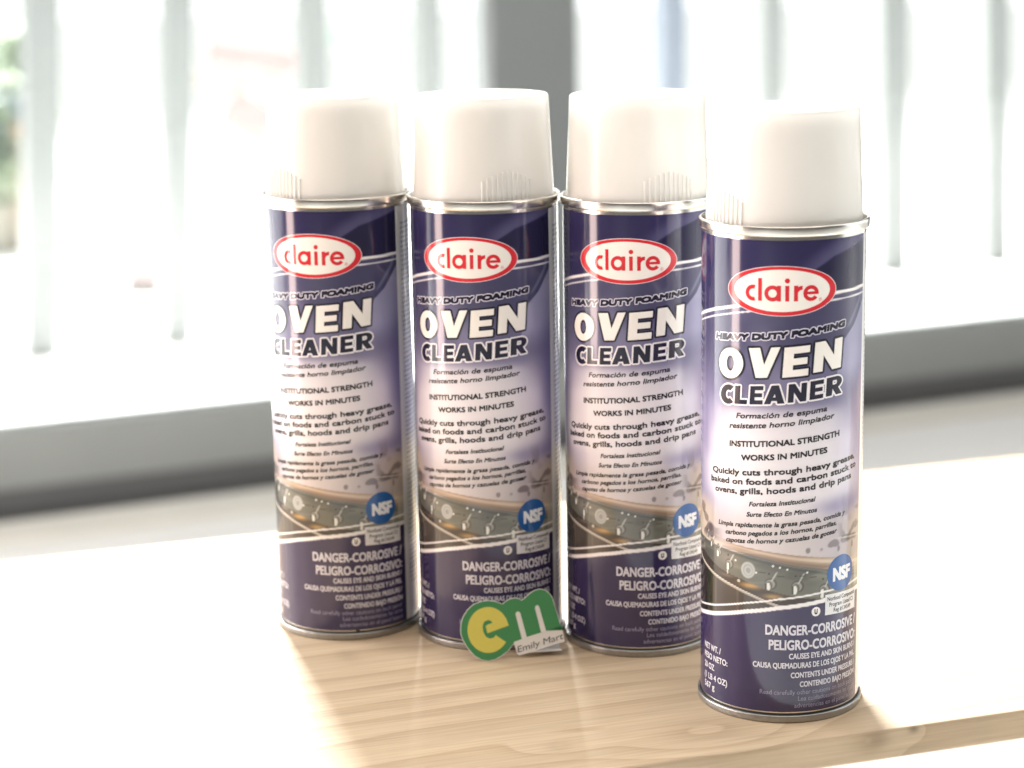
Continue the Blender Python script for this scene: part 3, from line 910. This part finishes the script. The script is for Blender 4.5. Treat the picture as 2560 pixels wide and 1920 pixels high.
# things seen blurred through the window, 8 m away
far_o = Matrix.Translation((0, 8.0, 0)) @ Matrix.Rotation(WA, 4, 'Z')
def far(o, x, y=0, z=0, rz=0): o.matrix_world = far_o @ Matrix.Translation((x, y, z)) @ Matrix.Rotation(rz, 4, 'Z'); return o
M_LEAF = simple('pale_green_leaves', (.17, .215, .15), .6, 0, .2, 8)
M_STEM = simple('brown_stem', (.25, .18, .12), .7)
def shrub(x, y, z0, h, w, lb, seed):
    r = random.Random(seed)
    root = empty('shrub', (0, 0, 0)); far(root, x, y, z0)
    tag(root, lb, 'shrub', 'pale green shrubs outside at the far left')
    bm = bmesh.new()
    for k in range(420):
        th, ph = r.uniform(0, 6.283), math.acos(r.uniform(-1, 1)); q = r.uniform(.35, 1) ** .5
        c = Vector((w * q * math.sin(ph) * math.cos(th), w * q * math.sin(ph) * math.sin(th), h * .6 + h * .45 * q * math.cos(ph)))
        s = r.uniform(.03, .06)
        mtx = Matrix.Translation(c) @ Matrix.Rotation(r.uniform(0, 6.28), 4, 'Z') @ Matrix.Rotation(r.uniform(-1.2, 1.2), 4, 'X')
        vs = [bm.verts.new(mtx @ Vector(p)) for p in ((-s * .4, 0, 0), (0, -s, 0), (s * .4, 0, .01), (0, s, 0))]
        bm.faces.new(vs)
    mesh_obj('crown', bm, M_LEAF, root)
    mesh_obj('trunk', rod((0, 0, 0), (0, 0, h * .6), .02, 8), M_STEM, root)
shrub(-1.86, .1, -.78, .78, .17, 'pale green shrub low down outside at the left edge of the window view', 1)
shrub(-1.95, .9, -.78, 1.45, .30, 'tall pale green shrub behind the blue tub at the upper left edge', 2)

def tub(name, x, y, z, r0, r1, h, m, lb, cat):
    prof = [(0, 0), (r0, 0), (r1, h), (r1 + 14, h), (r1 + 14, h - 22), (r1 + 4, h - 22)]
    inner = [(r1 - 8, h - 4), (r0 - 8, 12), (0, 12)]
    bm = lathe(prof[:4] + inner, 40)
    root = empty(name, (0, 0, 0)); far(root, x, y, z)
    mesh_obj('body', bm, m, root, True)
    mesh_obj('rim', lathe([(r1, h - 18), (r1 + 16, h - 18), (r1 + 16, h + 3), (r1, h + 3)], 40, True), m, root)
    tag(root, lb, cat)
    return root
M_BLUE = simple('washed_out_blue', (.10, .125, .15), .5, 0, .05, 6)
M_YELL = simple('washed_out_yellow', (.21, .20, .165), .5, 0, .05, 6)
M_PINK = simple('washed_out_pink', (.24, .21, .21), .5, 0, .05, 6)
M_RED = simple('washed_out_red', (.19, .135, .132), .5, 0, .05, 6)
M_SAND = simple('washed_out_sand', (.20, .19, .16), .5, 0, .05, 6)
M_MINT = simple('washed_out_mint', (.16, .215, .19), .5, 0, .05, 6)
stand = bmesh.new(); box(stand, -.20, .22, -.12, .2, -.78, -.47, bevel=.01)
so = far(mesh_obj('crate', stand, M_YELL), -1.93, .25); tag(so, 'pale yellow crate outside under the blue tub at the left', 'crate')
tub('blue_tub', -1.90, .29, -.47, 120, 160, 230, M_BLUE, 'faded blue tub outside on the pale yellow crate at the left edge', 'tub')
tub('pink_bucket', -1.66, -.9, -.78, 75, 95, 150, M_PINK, 'faded pink bucket on the ground outside at the left edge', 'bucket')
def panel(name, x, z, w, h, tilt, m, lb, cat, y=0):
    bm = bmesh.new(); box(bm, -w / 2, w / 2, -.01, .01, -h / 2, h / 2, bevel=.003)
    root = empty(name, (0, 0, 0)); far(root, x, y, z)
    b = mesh_obj('board', bm, m, root); b.rotation_euler = (0, tilt, 0)
    mesh_obj('pole', rod((0, .03, -.78 - z), (0, .03, h * .3), .012, 10), M_WHITE, root)
    tag(root, lb, cat)
panel('banner', -1.00, -.115, .36, .08, R(9), M_RED, 'washed-out red strip banner outside, upper one of two reddish shapes', 'banner')
panel('banner', -1.06, -.20, .34, .06, R(4), M_SAND, 'washed-out sand coloured strip between the two reddish shapes outside', 'banner')
panel('banner', -1.03, -.335, .20, .15, R(34), M_RED, 'washed-out red tilted banner outside, lower of the two reddish shapes', 'banner')
panel('sign_board', -.56, -.05, .30, .07, 0, M_MINT, 'washed-out mint green sign board outside, left of the wide column', 'sign')

# ------------------------------------------------------------------ the overexposed daylight sky beyond the window
def sky():
    n, mz = 64, 12
    bm = bmesh.new()
    rad, rows = 30.0, []
    for j in range(mz + 1):
        el = R(-4 + 74 * j / mz)
        rows.append([bm.verts.new((rad * math.cos(el) * math.sin(a), rad * math.cos(el) * math.cos(a), rad * math.sin(el) - 0.8)) for a in [R(-93 + 190 * i / n) for i in range(n + 1)]])
    for a, b in zip(rows[:-1], rows[1:]):
        for i in range(n): bm.faces.new((a[i], a[i + 1], b[i + 1], b[i]))
    m, nt, p = mat('overexposed_sky')
    em = nt.nodes.new('ShaderNodeEmission')
    em.inputs['Strength'].default_value = 1.8
    em.inputs['Color'].default_value = (.97, 1.0, .99, 1)
    nt.links.new(em.outputs[0], nt.nodes['Material Output'].inputs['Surface'])
    o = mesh_obj('sky', bm, m, None, True)
    tag(o, None, kind='structure')
sky()
